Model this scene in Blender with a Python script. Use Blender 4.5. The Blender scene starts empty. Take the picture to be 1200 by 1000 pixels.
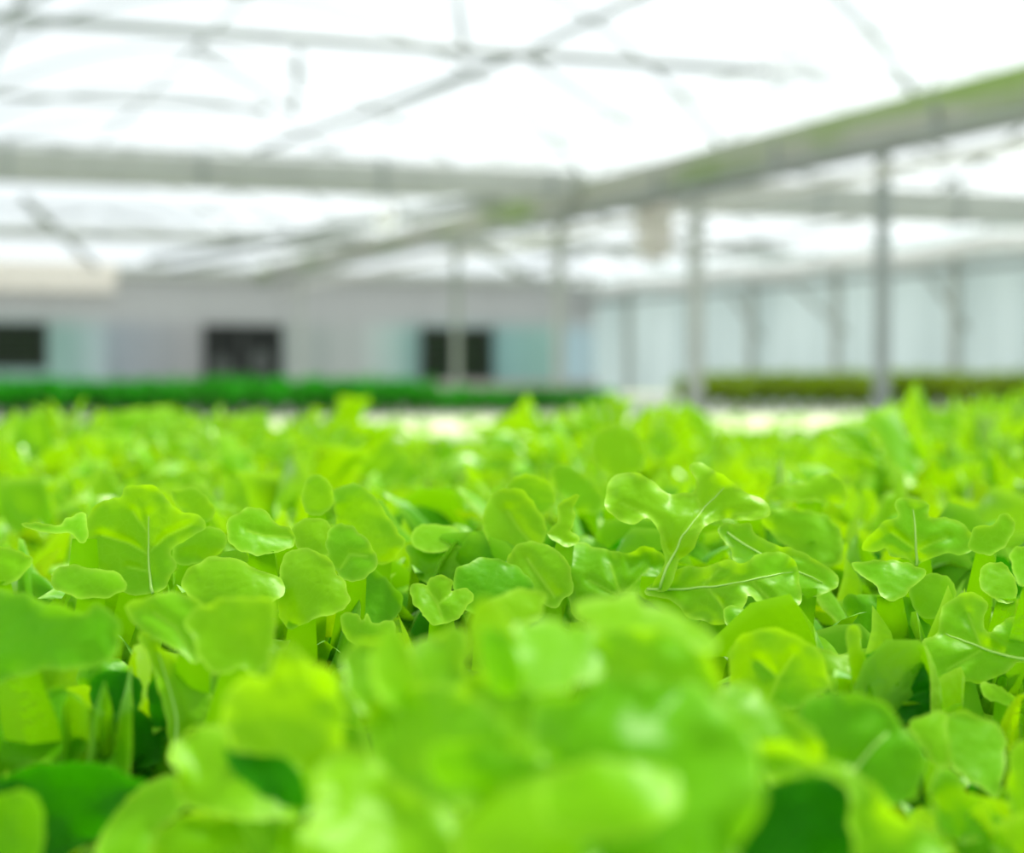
import bpy, bmesh, math, random
from mathutils import Euler, Vector, Matrix, noise, geometry
random.seed(7)
sc = bpy.context.scene
COL = sc.collection
PI = math.pi

# ------------------------------------------------------------------ camera
CAMZ = 1.12
FPX = 2000.0
PITCH = math.atan(65/2000)
cam_d = bpy.data.cameras.new('camera'); cam = bpy.data.objects.new('camera', cam_d); COL.objects.link(cam)
cam_d.sensor_width = 36; cam_d.lens = 60; cam_d.clip_start = .02; cam_d.clip_end = 400
cam.location = (0, 0, CAMZ); cam.rotation_euler = (PI/2-PITCH, 0, 0)
cam_d.dof.use_dof = True; cam_d.dof.focus_distance = .805; cam_d.dof.aperture_fstop = 60e-3/.0110
cam_d.dof.aperture_blades = 0
sc.camera = cam
ROT = Matrix.Rotation(PI/2-PITCH, 3, 'X')
def px(x, y, d):
    """point at depth d behind photo pixel (x, y)"""
    return ROT @ Vector(((x-600)/FPX*d, -(y-500)/FPX*d, -d)) + Vector((0, 0, CAMZ))
# building axes: U runs down the house, V across it
BU = Vector((-.3511, .9363, 0)); BV = Vector((.9363, .3511, 0))
BROT = math.atan2(BV.y, BV.x)
def B(u, v, z): return BU*u + BV*v + Vector((0, 0, z))

# ------------------------------------------------------------------ helpers
def link(o, parent=None):
    COL.objects.link(o)
    if parent is not None: o.parent = parent
    return o
def mobj(name, bm, mat, parent=None, smooth=False, loc=None, rotz=0):
    me = bpy.data.meshes.new(name); bm.to_mesh(me); bm.free()
    if smooth:
        for p in me.polygons: p.use_smooth = True
    for m in (mat if isinstance(mat, (list, tuple)) else [mat]): me.materials.append(m)
    o = bpy.data.objects.new(name, me); link(o, parent)
    if loc is not None: o.location = loc
    o.rotation_euler = (0, 0, rotz)
    return o
def empty(name, loc, rotz=0):
    o = bpy.data.objects.new(name, None); o.empty_display_size = .05
    o.location = loc; o.rotation_euler = (0, 0, rotz); return link(o)
def tag(o, label, cat, group=None):
    o['label'] = label; o['category'] = cat
    if group: o['group'] = group
    return o
def struct(o): o['kind'] = 'structure'; return o
def box(bm, c, s, rot=None, bev=0):
    m = Matrix.Translation(c)
    if rot is not None: m = m @ rot
    m = m @ Matrix.Diagonal((s[0], s[1], s[2], 1))
    r = bmesh.ops.create_cube(bm, size=1, matrix=m)
    if bev:
        es = list({e for v in r['verts'] for e in v.link_edges})
        bmesh.ops.bevel(bm, geom=es, offset=bev, segments=2, affect='EDGES', profile=.5)
def tube(bm, pts, r, n=10, cap=True):
    pts = [Vector(p) for p in pts]; rings = []
    rr = r if isinstance(r, (list, tuple)) else [r]*len(pts)
    up = None
    for i, p in enumerate(pts):
        d = (pts[min(i+1, len(pts)-1)]-pts[max(i-1, 0)]).normalized()
        if up is None: up = Vector((0, 0, 1)) if abs(d.z) < .9 else Vector((1, 0, 0))
        a = d.cross(up).normalized(); b = a.cross(d).normalized(); up = b
        rings.append([bm.verts.new(p + (a*math.cos(t)+b*math.sin(t))*rr[i]) for t in [2*PI*k/n for k in range(n)]])
    for i in range(len(rings)-1):
        for k in range(n):
            bm.faces.new((rings[i][k], rings[i][(k+1) % n], rings[i+1][(k+1) % n], rings[i+1][k]))
    if cap:
        bm.faces.new(rings[0][::-1]); bm.faces.new(rings[-1])
def extrude_profile(bm, prof, p0, p1, side, upv):
    """closed profile [(a,b)] swept from p0 to p1"""
    A = [bm.verts.new(p0+side*a+upv*b) for a, b in prof]; Bv = [bm.verts.new(p1+side*a+upv*b) for a, b in prof]
    n = len(prof)
    for k in range(n): bm.faces.new((A[k], A[(k+1) % n], Bv[(k+1) % n], Bv[k]))
    bm.faces.new(A[::-1]); bm.faces.new(Bv)

# ------------------------------------------------------------------ materials
def newmat(name):
    m = bpy.data.materials.new(name); m.use_nodes = True
    nt = m.node_tree; nt.nodes.clear()
    return m, nt, nt.nodes, nt.links
def simple(name, col, rough=.6, metal=0, var=.12, scale=3, spec=.4, stretch=(1, 1, 1), col2=None):
    m, nt, N, L = newmat(name)
    out = N.new('ShaderNodeOutputMaterial'); p = N.new('ShaderNodeBsdfPrincipled')
    tc = N.new('ShaderNodeTexCoord'); mp = N.new('ShaderNodeMapping'); mp.inputs['Scale'].default_value = stretch
    nz = N.new('ShaderNodeTexNoise'); nz.inputs['Scale'].default_value = scale; nz.inputs['Detail'].default_value = 5
    cr = N.new('ShaderNodeValToRGB')
    cr.color_ramp.elements[0].position = .3; cr.color_ramp.elements[1].position = .7
    c2 = col2 or tuple(c*(1-var) for c in col)
    cr.color_ramp.elements[0].color = (*c2, 1); cr.color_ramp.elements[1].color = (*[min(1, c*(1+var*.5)) for c in col], 1)
    L.new(tc.outputs['Object'], mp.inputs[0]); L.new(mp.outputs[0], nz.inputs['Vector']); L.new(nz.outputs[0], cr.inputs[0])
    L.new(cr.outputs[0], p.inputs['Base Color'])
    p.inputs['Roughness'].default_value = rough; p.inputs['Metallic'].default_value = metal
    p.inputs['Specular IOR Level'].default_value = spec
    L.new(p.outputs[0], out.inputs[0]); return m
def leafmat(name, top, under, trans, vein, tmix=.45, gloss=.38, rough=.40, bump=.35):
    m, nt, N, L = newmat(name)
    out = N.new('ShaderNodeOutputMaterial')
    tc = N.new('ShaderNodeTexCoord')
    oi = N.new('ShaderNodeObjectInfo')
    av = N.new('ShaderNodeAttribute'); av.attribute_name = 'vein'
    ae = N.new('ShaderNodeAttribute'); ae.attribute_name = 'rim'
    nz = N.new('ShaderNodeTexNoise'); nz.inputs['Scale'].default_value = 28; nz.inputs['Detail'].default_value = 3
    L.new(tc.outputs['Object'], nz.inputs['Vector'])
    def mix(f, a, b, fac=None):
        x = N.new('ShaderNodeMix'); x.data_type = 'RGBA'
        if fac is not None: x.inputs[0].default_value = fac
        if f is not None: L.new(f, x.inputs[0])
        for i, c in ((6, a), (7, b)):
            if isinstance(c, tuple): x.inputs[i].default_value = (*c, 1)
            else: L.new(c, x.inputs[i])
        return x.outputs[2]
    def math_(op, a, b):
        x = N.new('ShaderNodeMath'); x.operation = op; x.use_clamp = True
        for i, c in ((0, a), (1, b)):
            if isinstance(c, (int, float)): x.inputs[i].default_value = c
            else: L.new(c, x.inputs[i])
        return x.outputs[0]
    geo = N.new('ShaderNodeNewGeometry')
    base = mix(nz.outputs[0], tuple(c*.82 for c in top), tuple(min(1, c*1.12) for c in top))
    base = mix(geo.outputs['Backfacing'], base, under)
    rnd = mix(oi.outputs['Random'], (.70, .90, .8), (1.15, 1.03, 1.0))
    mu = N.new('ShaderNodeMix'); mu.data_type = 'RGBA'; mu.blend_type = 'MULTIPLY'; mu.inputs[0].default_value = 1
    L.new(base, mu.inputs[6]); L.new(rnd, mu.inputs[7]); base = mu.outputs[2]
    vf = math_('MULTIPLY', av.outputs['Fac'], .55)
    rf = math_('MULTIPLY', ae.outputs['Fac'], .7)
    f = math_('MAXIMUM', vf, rf)
    net = N.new('ShaderNodeTexVoronoi'); net.feature = 'DISTANCE_TO_EDGE'; net.inputs['Scale'].default_value = 210
    L.new(tc.outputs['Object'], net.inputs['Vector'])
    nf = math_('SUBTRACT', .10, math_('MULTIPLY', net.outputs['Distance'], 1.2))
    f = math_('MAXIMUM', f, nf)
    colr = mix(f, base, vein)
    tcol = mix(f, trans, tuple(min(1, c*1.15) for c in trans))
    # fine crinkle of the blade
    vo = N.new('ShaderNodeTexVoronoi'); vo.feature = 'SMOOTH_F1'; vo.inputs['Scale'].default_value = 230
    L.new(tc.outputs['Object'], vo.inputs['Vector'])
    hz = N.new('ShaderNodeTexNoise'); hz.inputs['Scale'].default_value = 60; hz.inputs['Detail'].default_value = 2
    L.new(tc.outputs['Object'], hz.inputs['Vector'])
    add = N.new('ShaderNodeMath'); add.operation = 'MULTIPLY_ADD'; add.inputs[1].default_value = .25
    L.new(vo.outputs[0], add.inputs[0]); L.new(hz.outputs[0], add.inputs[2])
    bp = N.new('ShaderNodeBump'); bp.inputs['Strength'].default_value = bump; bp.inputs['Distance'].default_value = .0035
    L.new(add.outputs[0], bp.inputs['Height'])
    d = N.new('ShaderNodeBsdfDiffuse'); t = N.new('ShaderNodeBsdfTranslucent'); g = N.new('ShaderNodeBsdfGlossy')
    g.inputs['Roughness'].default_value = rough; g.inputs['Color'].default_value = (.92, 1, .78, 1)
    for s in (d, t, g): L.new(bp.outputs[0], s.inputs['Normal'])
    L.new(colr, d.inputs[0]); L.new(tcol, t.inputs[0])
    m1 = N.new('ShaderNodeMixShader'); m1.inputs[0].default_value = tmix
    L.new(d.outputs[0], m1.inputs[1]); L.new(t.outputs[0], m1.inputs[2])
    fr = N.new('ShaderNodeFresnel'); fr.inputs[0].default_value = 1.42; L.new(bp.outputs[0], fr.inputs['Normal'])
    ff = math_('MULTIPLY', fr.outputs[0], gloss)
    m2 = N.new('ShaderNodeMixShader'); L.new(ff, m2.inputs[0]); L.new(m1.outputs[0], m2.inputs[1]); L.new(g.outputs[0], m2.inputs[2])
    L.new(m2.outputs[0], out.inputs[0]); return m
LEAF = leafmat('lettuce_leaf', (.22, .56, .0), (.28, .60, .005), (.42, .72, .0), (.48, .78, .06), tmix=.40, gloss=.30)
LEAFM = leafmat('lettuce_leaf_outer_shaded', (.125, .43, .0), (.17, .46, .002), (.25, .58, .0), (.34, .66, .04), tmix=.36, gloss=.24)  # darker green of outer leaves, with shade of the depths mixed in
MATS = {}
LEAFG = leafmat('lettuce_leaf_deep_shade', (.018, .19, .0), (.03, .22, .002), (.035, .27, .0), (.10, .40, .02), gloss=.16)  # darkest green: shade of gaps and hollows put into the leaf colour
HERB = leafmat('dark_crop_leaf', (.008, .26, .006), (.02, .26, .01), (.012, .36, .002), (.1, .4, .03), gloss=.1)
REDL = leafmat('olive_crop_leaf', (.14, .26, .003), (.16, .26, .01), (.20, .32, .0), (.3, .4, .04), gloss=.1)
RIB = simple('pale_midrib', (.46, .74, .14), .45, var=.1, scale=20)
STEEL = simple('galvanised_steel', (.30, .33, .31), .5, .15, var=.2, scale=2)
STEELP = simple('pale_steel', (.46, .48, .43), .55, .1, var=.12, scale=2)
WHITEP = simple('white_plastic', (.80, .80, .76), .5, var=.06, scale=2)
BEIGE = simple('beige_metal', (.66, .62, .54), .6, var=.1, scale=1.5)
FOAM = simple('white_foam_board', (.70, .78, .42), .8, var=.06, scale=4)
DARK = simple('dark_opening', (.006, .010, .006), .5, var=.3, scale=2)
DARKF = simple('dark_grey_frame', (.05, .055, .05), .5, var=.2, scale=3)
FLOOR = simple('pale_concrete', (.42, .43, .40), .85, var=.15, scale=1.2)
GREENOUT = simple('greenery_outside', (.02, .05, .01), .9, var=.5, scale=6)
def gutter_mat():
    m, nt, N, L = newmat('algae_stained_gutter')
    out = N.new('ShaderNodeOutputMaterial'); p = N.new('ShaderNodeBsdfPrincipled'); tc = N.new('ShaderNodeTexCoord')
    mp = N.new('ShaderNodeMapping'); mp.inputs['Scale'].default_value = (1, .35, 1)
    nz = N.new('ShaderNodeTexNoise'); nz.inputs['Scale'].default_value = 1.3; nz.inputs['Detail'].default_value = 4
    cr = N.new('ShaderNodeValToRGB'); e = cr.color_ramp.elements
    e[0].position = .30; e[0].color = (.22, .32, .10, 1); e[1].position = .50; e[1].color = (.42, .43, .36, 1)
    L.new(tc.outputs['Object'], mp.inputs[0]); L.new(mp.outputs[0], nz.inputs['Vector']); L.new(nz.outputs[0], cr.inputs[0])
    sx = N.new('ShaderNodeSeparateXYZ'); L.new(tc.outputs['Object'], sx.inputs[0])
    mr = N.new('ShaderNodeMapRange'); mr.inputs['From Min'].default_value = 12.5; mr.inputs['From Max'].default_value = 7; L.new(sx.outputs[1], mr.inputs[0])
    mz = N.new('ShaderNodeMapRange'); mz.inputs['From Min'].default_value = -.06; mz.inputs['From Max'].default_value = .08; L.new(sx.outputs[2], mz.inputs[0])
    mm = N.new('ShaderNodeMath'); mm.operation = 'MULTIPLY'; L.new(mr.outputs[0], mm.inputs[0]); L.new(mz.outputs[0], mm.inputs[1])
    mx = N.new('ShaderNodeMix'); mx.data_type = 'RGBA'; L.new(mm.outputs[0], mx.inputs[0]); L.new(cr.outputs[0], mx.inputs[6]); mx.inputs[7].default_value = (.24, .36, .08, 1)
    L.new(mx.outputs[2], p.inputs['Base Color']); p.inputs['Roughness'].default_value = .6
    L.new(p.outputs[0], out.inputs[0]); return m
GUT = gutter_mat()
def film(name, col, tr):
    m, nt, N, L = newmat(name)
    out = N.new('ShaderNodeOutputMaterial'); t = N.new('ShaderNodeBsdfTransparent'); s = N.new('ShaderNodeBsdfTranslucent')
    d = N.new('ShaderNodeBsdfDiffuse'); mx = N.new('ShaderNodeMixShader'); m2 = N.new('ShaderNodeMixShader')
    t.inputs[0].default_value = (1, 1, 1, 1); s.inputs[0].default_value = (*col, 1); d.inputs[0].default_value = (*col, 1)
    mx.inputs[0].default_value = .3; L.new(s.outputs[0], mx.inputs[1]); L.new(d.outputs[0], mx.inputs[2])
    m2.inputs[0].default_value = 1-tr; L.new(t.outputs[0], m2.inputs[1]); L.new(mx.outputs[0], m2.inputs[2])
    L.new(m2.outputs[0], out.inputs[0]); return m
FILM = film('clear_greenhouse_film', (.92, .96, .97), .72)
def panel_mat(name, stops, axis_scale, stripe=8, ztop=None):
    """translucent sheet whose panels differ in tint along the wall (object X)"""
    m, nt, N, L = newmat(name)
    out = N.new('ShaderNodeOutputMaterial'); tc = N.new('ShaderNodeTexCoord'); sx = N.new('ShaderNodeSeparateXYZ')
    L.new(tc.outputs['Object'], sx.inputs[0])
    mr = N.new('ShaderNodeMapRange'); mr.inputs['From Min'].default_value = axis_scale[0]; mr.inputs['From Max'].default_value = axis_scale[1]
    L.new(sx.outputs[0], mr.inputs[0])
    cr = N.new('ShaderNodeValToRGB'); e = cr.color_ramp.elements
    while len(e) < len(stops): e.new(.5)
    for k, (p_, c) in enumerate(stops): e[k].position = p_; e[k].color = (*c, 1)
    L.new(mr.outputs[0], cr.inputs[0])
    wv = N.new('ShaderNodeTexNoise'); mp = N.new('ShaderNodeMapping'); mp.inputs['Scale'].default_value = (stripe, 1, .15)
    L.new(tc.outputs['Object'], mp.inputs[0]); L.new(mp.outputs[0], wv.inputs['Vector']); wv.inputs['Scale'].default_value = 1
    c2 = N.new('ShaderNodeValToRGB'); c2.color_ramp.elements[0].position = .35; c2.color_ramp.elements[1].position = .65
    c2.color_ramp.elements[0].color = (.84, .86, .86, 1); c2.color_ramp.elements[1].color = (1, 1, 1, 1)
    L.new(wv.outputs[0], c2.inputs[0])
    mu = N.new('ShaderNodeMix'); mu.data_type = 'RGBA'; mu.blend_type = 'MULTIPLY'; mu.inputs[0].default_value = 1
    L.new(cr.outputs[0], mu.inputs[6]); L.new(c2.outputs[0], mu.inputs[7])
    if ztop:
        mz = N.new('ShaderNodeMapRange'); mz.inputs['From Min'].default_value = ztop[0]; mz.inputs['From Max'].default_value = ztop[1]; L.new(sx.outputs[2], mz.inputs[0])
        mt = N.new('ShaderNodeMix'); mt.data_type = 'RGBA'; L.new(mz.outputs[0], mt.inputs[0]); L.new(mu.outputs[2], mt.inputs[6]); mt.inputs[7].default_value = (.58, .59, .58, 1); mu = mt
    d = N.new('ShaderNodeBsdfDiffuse'); t = N.new('ShaderNodeBsdfTranslucent'); mx = N.new('ShaderNodeMixShader'); mx.inputs[0].default_value = .5
    L.new(mu.outputs[2], d.inputs[0]); L.new(mu.outputs[2], t.inputs[0]); L.new(d.outputs[0], mx.inputs[1]); L.new(t.outputs[0], mx.inputs[2])
    L.new(mx.outputs[0], out.inputs[0]); return m

# ------------------------------------------------------------------ greenhouse shell
UF, VW, GH, H = 44.0, 19.0, 9.6, 3.72
VG = 9.4               # the gutter in view
def arch(t, v0, w):    # gothic arch of one bay, t in 0..1
    return v0+w*t, H + 2.3*math.sin(PI*t)**.75
# floor
bm = bmesh.new(); box(bm, (0, 0, -.05), (140, 170, .1)); struct(mobj('floor', bm, FLOOR, loc=(0, 20, 0)))
# ceiling film, four bays
bm = bmesh.new()
for b in range(-2, 2):
    v0 = VG+b*GH; prev = None
    for k in range(25):
        v, z = arch(k/24, v0, GH); row = [bm.verts.new((v, u, z+.04)) for u in (-8, UF)]
        if prev: bm.faces.new((prev[0], prev[1], row[1], row[0]))
        prev = row
struct(mobj('ceiling', bm, FILM, smooth=True, rotz=BROT))
# far wall: translucent sheet with openings
def vpix(x, u):        # V of the point of plane U=u seen at photo column x
    k = (x-600)/FPX; Y = u/(.9363-.3511*k); return (.9363*k+.3511)*Y, Y
def zpix(y, Y): return CAMZ + (435-y)/FPX*Y
wins = []
for (x0, x1, y0, y1) in ((-45, 56, 378, 432), (238, 331, 381, 453), (493, 577, 384, 446)):
    va, Ya = vpix(x0, UF); vb, Yb = vpix(x1, UF); Ym = (Ya+Yb)/2
    wins.append((va, vb, zpix(y1, Ym), zpix(y0, Ym)))
V0 = -14.0
cuts = [V0]+[c for w in wins for c in w[:2]]+[VW]
bm = bmesh.new()
def quadbox(bm, v0, v1, z0, z1, t=.04): box(bm, ((v0+v1)/2, UF, (z0+z1)/2), (v1-v0, t, z1-z0))
for i in range(0, len(cuts)-1, 2): quadbox(bm, cuts[i], cuts[i+1], 0, H)
for w in wins: quadbox(bm, w[0], w[1], 0, w[2]); quadbox(bm, w[0], w[1], w[3], H)
teal = (.42, .58, .54); grey = (.52, .52, .52); pale = (.62, .64, .62); blue = (.42, .56, .66)
def vf(x): return (vpix(x, UF)[0]-V0)/(VW-V0)
stops = [(0, teal), (vf(80), (.48,.64,.59)), (vf(110), (.58,.68,.67)), (vf(135), (.48,.52,.55)), (vf(220), grey), (vf(330), (.56,.60,.57)), (vf(420), pale),
         (vf(455), (.62,.72,.68)), (vf(480), teal), (vf(590), (.42,.60,.58)), (vf(640), (.48,.66,.60)), (vf(668), (.64,.76,.80)), (vf(700), (.74,.82,.84))]
FARM = panel_mat('far_wall_sheet', stops, (V0, VW), 1.6, ztop=(2.1, 2.6))
struct(mobj('wall_back', bm, FARM, rotz=BROT))
# gable ends above the far wall
bm = bmesh.new()
for b in range(-2, 1):
    v0 = VG+b*GH
    pts = [arch(k/24, v0, GH) for k in range(25)]
    bm.faces.new([bm.verts.new((v, UF, z)) for v, z in pts])
struct(mobj('wall_back_gable', bm, FILM, rotz=BROT))
for i, (va, vb, z0, z1) in enumerate(wins):
    r = empty('window_%d' % (i+1), B(UF, (va+vb)/2, z0), BROT); struct(r)
    w, h = vb-va, z1-z0
    f = bmesh.new()
    for (c, s) in (((0, 0, .04), (w, .14, .08)), ((0, 0, h-.04), (w, .14, .08)), ((-w/2+.04, 0, h/2), (.08, .14, h)), ((w/2-.04, 0, h/2), (.08, .14, h))): box(f, c, s)
    mobj('window_frame', f, DARKF, r)
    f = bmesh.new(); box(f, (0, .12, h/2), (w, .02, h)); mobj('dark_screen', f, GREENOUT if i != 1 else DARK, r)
    if i == 1:
        f = bmesh.new(); box(f, (0, .02, h/2), (.12, .06, h)); mobj('mullion', f, DARKF, r)
        f = bmesh.new()
        for k, (cx, cz, rr) in enumerate(((-.55, .5, .33), (.5, .62, .38), (-.1, .25, .2), (.65, .2, .2))):
            m4 = Matrix.Translation((cx, .06, cz)) @ Matrix.Diagonal((1, .12, 1.1, 1)); bmesh.ops.create_icosphere(f, subdivisions=3, radius=rr*.8, matrix=m4)
        mobj('machinery_behind', f, simple('dusty_grey', (.10, .11, .10), .8, scale=4), r, smooth=True)
    else:
        f = bmesh.new()
        for k in range(7): box(f, (0, .06, h*(k+.5)/7), (w-.16, .10, .012), Matrix.Rotation(.6, 4, 'X'))
        mobj('louvre', f, DARKF, r)
# eave beam over the far wall
VE = vpix(135, UF)[0]
bm = bmesh.new(); box(bm, ((V0+VE)/2, UF-.25, H-.25), (VE-V0, .4, .75), bev=.06)
tag(mobj('eave_beam', bm, simple('cream_metal', (.86, .80, .70), .6, var=.06), rotz=BROT), 'cream eave beam above the leftmost dark opening', 'beam')
bm = bmesh.new(); box(bm, ((VE+VW)/2, UF-.2, H-.1), (VW-VE, .3, .3), bev=.04)
tag(mobj('eave_beam', bm, STEELP, rotz=BROT), 'thin grey eave beam along the rest of the far end wall', 'beam')
# base kerb far wall
bm = bmesh.new(); box(bm, ((V0+VW)/2, UF-.12, .42), (VW-V0, .2, .84)); struct(mobj('baseboard_back', bm, simple('pinkish_kerb', (.52, .46, .42), .8), rotz=BROT))
# right wall
stopsR = [(0, (.76, .84, .85)), (.25, (.80, .87, .87)), (.6, (.78, .84, .83)), (1, (.82, .88, .87))]
WR = panel_mat('side_wall_sheet', stopsR, (-8, UF), 1.2)
bm = bmesh.new(); box(bm, (UF/2-4, 0, H/2), (UF+8, .04, H)); struct(mobj('wall_right', bm, WR, loc=B(0, VW, 0), rotz=BROT+PI/2))
bm = bmesh.new(); box(bm, (UF/2-4, 0, H/2), (UF+8, .04, H)); struct(mobj('wall_left', bm, WR, loc=B(0, V0, 0), rotz=BROT+PI/2))
# wall frame uprights of the right wall
def post(u, v, w, h, label, mat=STEEL, group=None, plate=True):
    r = empty('steel_post', B(u, v, 0), BROT)
    f = bmesh.new(); box(f, (0, 0, h/2), (w, w, h), bev=w*.12); mobj('shaft', f, mat, r)
    f = bmesh.new(); box(f, (0, 0, .01), (w*2, w*2, .02)); mobj('foot_plate', f, mat, r)
    if plate:
        f = bmesh.new(); box(f, (0, 0, h-.02), (w*1.8, w*1.8, .04)); mobj('cap_plate', f, mat, r)
    return tag(r, label, 'post', group)
def uv_from_px_on_v(x, v):
    k = (x-600)/FPX; Y = v/(.9363*k+.3511); return (.9363-.3511*k)*Y
for x, lb in ((890, 'faint grey upright against the right wall, between the two long posts'), (1130, 'faint grey upright against the right wall, rightmost in the photo'), (990, 'faint grey upright against the right wall just left of the tall right post'), (745, 'faint grey upright of the right wall nearest the far corner')):
    post(uv_from_px_on_v(x, VW-.1), VW-.32, .16, H-.25, lb, STEELP)
def strut(name, a, b, r, label, mat=STEEL, cat='pipe', group=None, n=8):
    a = Vector(a); b = Vector(b)
    f = bmesh.new(); tube(f, [Vector((0, 0, 0)), b-a], r, n); return tag(mobj(name, f, mat, smooth=True, loc=a), label, cat, group)
# diagonal wall braces
for x0, x1, lb in ((850, 890, 'left'), (925, 990, 'middle'), (1080, 1130, 'right')):
    ua, ub = uv_from_px_on_v(x0, VW-.15), uv_from_px_on_v(x1, VW-.15)
    strut('wall_brace', B(ua, VW-.12, 3.05), B(ub, VW-.12, 1.9), .05, 'slanting grey brace high on the right wall, %s of three' % lb, STEELP, 'brace')
# rolled curtain along the top of the right wall
f = bmesh.new(); pts = []
uR = (uv_from_px_on_v(1290, VW-.5), uv_from_px_on_v(692, VW-.5))
for k in range(30):
    u = uR[0]+(uR[1]-uR[0])*k/29; pts.append(B(u, VW-.5, 3.33+.05*math.sin(u*1.3)))
tube(f, [p-pts[0] for p in pts], .2, 14)
tag(mobj('rolled_curtain', f, WHITEP, smooth=True, loc=pts[0]), 'long white rolled curtain along the top of the right wall', 'curtain')
f = bmesh.new(); tube(f, [B(uR[0], VW-.5, 2.98)-B(uR[0], VW-.5, 2.98), B(uR[1]+1, VW-.5, 2.98)-B(uR[0], VW-.5, 2.98)], .06, 8)
tag(mobj('curtain_pipe', f, STEEL, smooth=True, loc=B(uR[0], VW-.5, 2.98)), 'thin grey pipe directly under the white rolled curtain', 'pipe')

# gutters along U
def gutter(v, label, u0, u1, h=H):
    r = empty('roof_gutter', B(u0, v, h-.17), BROT)
    prof = [(-.20, .18), (-.10, -.15), (.10, -.15), (.20, .18), (.17, .18), (.085, -.12), (-.085, -.12), (-.17, .18)]
    f = bmesh.new(); extrude_profile(f, prof, Vector((0, 0, 0)), Vector((0, u1-u0, 0)), Vector((1, 0, 0)), Vector((0, 0, 1)))
    mobj('channel', f, GUT, r)
    u = 1.5
    while u < u1-u0:
        f = bmesh.new(); box(f, (0, u, -.165), (.30, .06, .03)); box(f, (-.16, u, 0), (.03, .06, .36)); box(f, (.16, u, 0), (.03, .06, .36)); mobj('strap', f, STEEL, r); u += 3
    return tag(r, label, 'gutter')
gutter(VG, 'big green stained gutter slanting down from the upper right corner', 6, UF-.5)
gutter(VG-2*GH+GH, 'gutter over the left side of the house', 6, UF-.5)
strut('white_pipe', B(9, VG+.30, H-.56), B(UF-1, VG+.30, H-.56), .06, 'white pipe running just below the big stained gutter', WHITEP)
strut('gutter_shade_strut', B(11.5, VG+.02, H-.40), B(24, VG+.02, H-.40), .065, 'dark strut added as shade under the nearer half of the stained gutter', simple('gutter_shade_dark', (.16, .17, .14), .6))  # dark strut added to give the gutter a shaded underside
strut('grey_pipe', B(9, VG-.24, H-.42), B(UF-1, VG-.24, H-.42), .05, 'dark pipe slung on the left flank of the stained gutter', STEEL)
# posts under the gutter
def on_gutter(x): return uv_from_px_on_v(x, VG)
post(on_gutter(815), VG, .15, H-.34, 'grey post in front of the far crop, reaching down into the bed edge', STEELP)
post(on_gutter(655), VG, .13, H-.34, 'grey post right of the dark opening nearest the centre', STEELP)
post(on_gutter(535), VG, .10, H-.34, 'grey post standing in front of the right dark opening', STEEL)
k = (1033-600)/FPX
post(18.5*(.9363-.3511*k), 18.5*(.9363*k+.3511), .13, 3.62, 'tall grey post at the right in front of the side wall', STEEL)
post(on_gutter(352), VG, .12, H-.34, 'slim far post between the left and middle dark openings', STEELP)
# box where gutter, beam and post meet
r = empty('gutter_bracket', B(20.4, VG+.25, H-.68), BROT)
f = bmesh.new(); box(f, (0, 0, .0), (.42, .3, .72), bev=.03); mobj('casing', f, BEIGE, r)
f = bmesh.new(); box(f, (0, 0, -.4), (.25, .2, .12)); mobj('foot', f, BEIGE, r)
tag(r, 'pale square box hanging where the gutter meets the cross beam', 'bracket')
# white lamp / float hanging left of centre
r = empty('round_fixture', px(452, 255, 26))
f = bmesh.new(); bmesh.ops.create_uvsphere(f, u_segments=20, v_segments=12, radius=.17); mobj('globe', f, WHITEP, r, smooth=True)
f = bmesh.new(); tube(f, [(0, 0, .15), (0, 0, .42)], .02); mobj('hanger', f, STEEL, r)
tag(r, 'round white fixture hanging under the main cross beam', 'lamp')

# cross beams along V
def beam(u, z, hgt, wid, v0, v1, label, mat, name='cross_beam'):
    r = empty(name, B(u, v0, z), BROT)
    f = bmesh.new(); box(f, ((v1-v0)/2, 0, 0), (v1-v0, wid, hgt), bev=min(hgt, wid)*.2); mobj('beam_body', f, mat, r)
    vv = 1.2
    while vv < v1-v0: f = bmesh.new(); box(f, (vv, 0, 0), (.06, wid*1.12, hgt*1.1)); mobj('clamp', f, STEEL, r); vv += 2.4
    return tag(r, label, 'beam')
beam(22.1, CAMZ+2.58, .40, .3, V0, VG, 'wide pale grey cross beam spanning the left and middle of the photo', STEELP)
beam(22.1, CAMZ+2.50, .50, .3, VG+.1, VW-.1, 'wide grey cross beam right of the big gutter, passing behind the tall post', STEELP)
beam(33.0, CAMZ+2.60, .22, .2, V0+.1, VW-.1, 'second cross beam seen small below the wide pale one', STEELP)
# trusses: chord + webs, one thing each
def truss(u, z0, z1, label, r0=.045, v0=-8, v1=VG, step=2.4, webs=True):
    r = empty('roof_truss', B(u, v0, z0), BROT); W = v1-v0
    f = bmesh.new(); tube(f, [(0, 0, 0), (W, 0, 0)], r0, 8); mobj('lower_chord', f, STEEL, r, smooth=True)
    if webs:
        f = bmesh.new(); tube(f, [(0, 0, z1-z0), (W, 0, z1-z0)], r0*.8, 8); mobj('upper_chord', f, STEEL, r, smooth=True)
        x = W; s = 0
        while x-step > 0:
            f = bmesh.new(); a, b = (0, z1-z0) if s else (z1-z0, 0)
            tube(f, [(x, 0, a), (x-step, 0, b)], r0*.5, 6); mobj('web', f, STEEL, r, smooth=True); x -= step; s ^= 1
    return tag(r, label, 'truss')
truss(16.2, CAMZ+3.2, CAMZ+4.15, 'thin grey roof truss crossing the top of the photo', .055, v1=10.9, webs=False)
truss(20.8, CAMZ+3.22, CAMZ+3.9, 'faint roof truss at upper left below the top one', .04, v0=-8, v1=4.6, webs=False)
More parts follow.
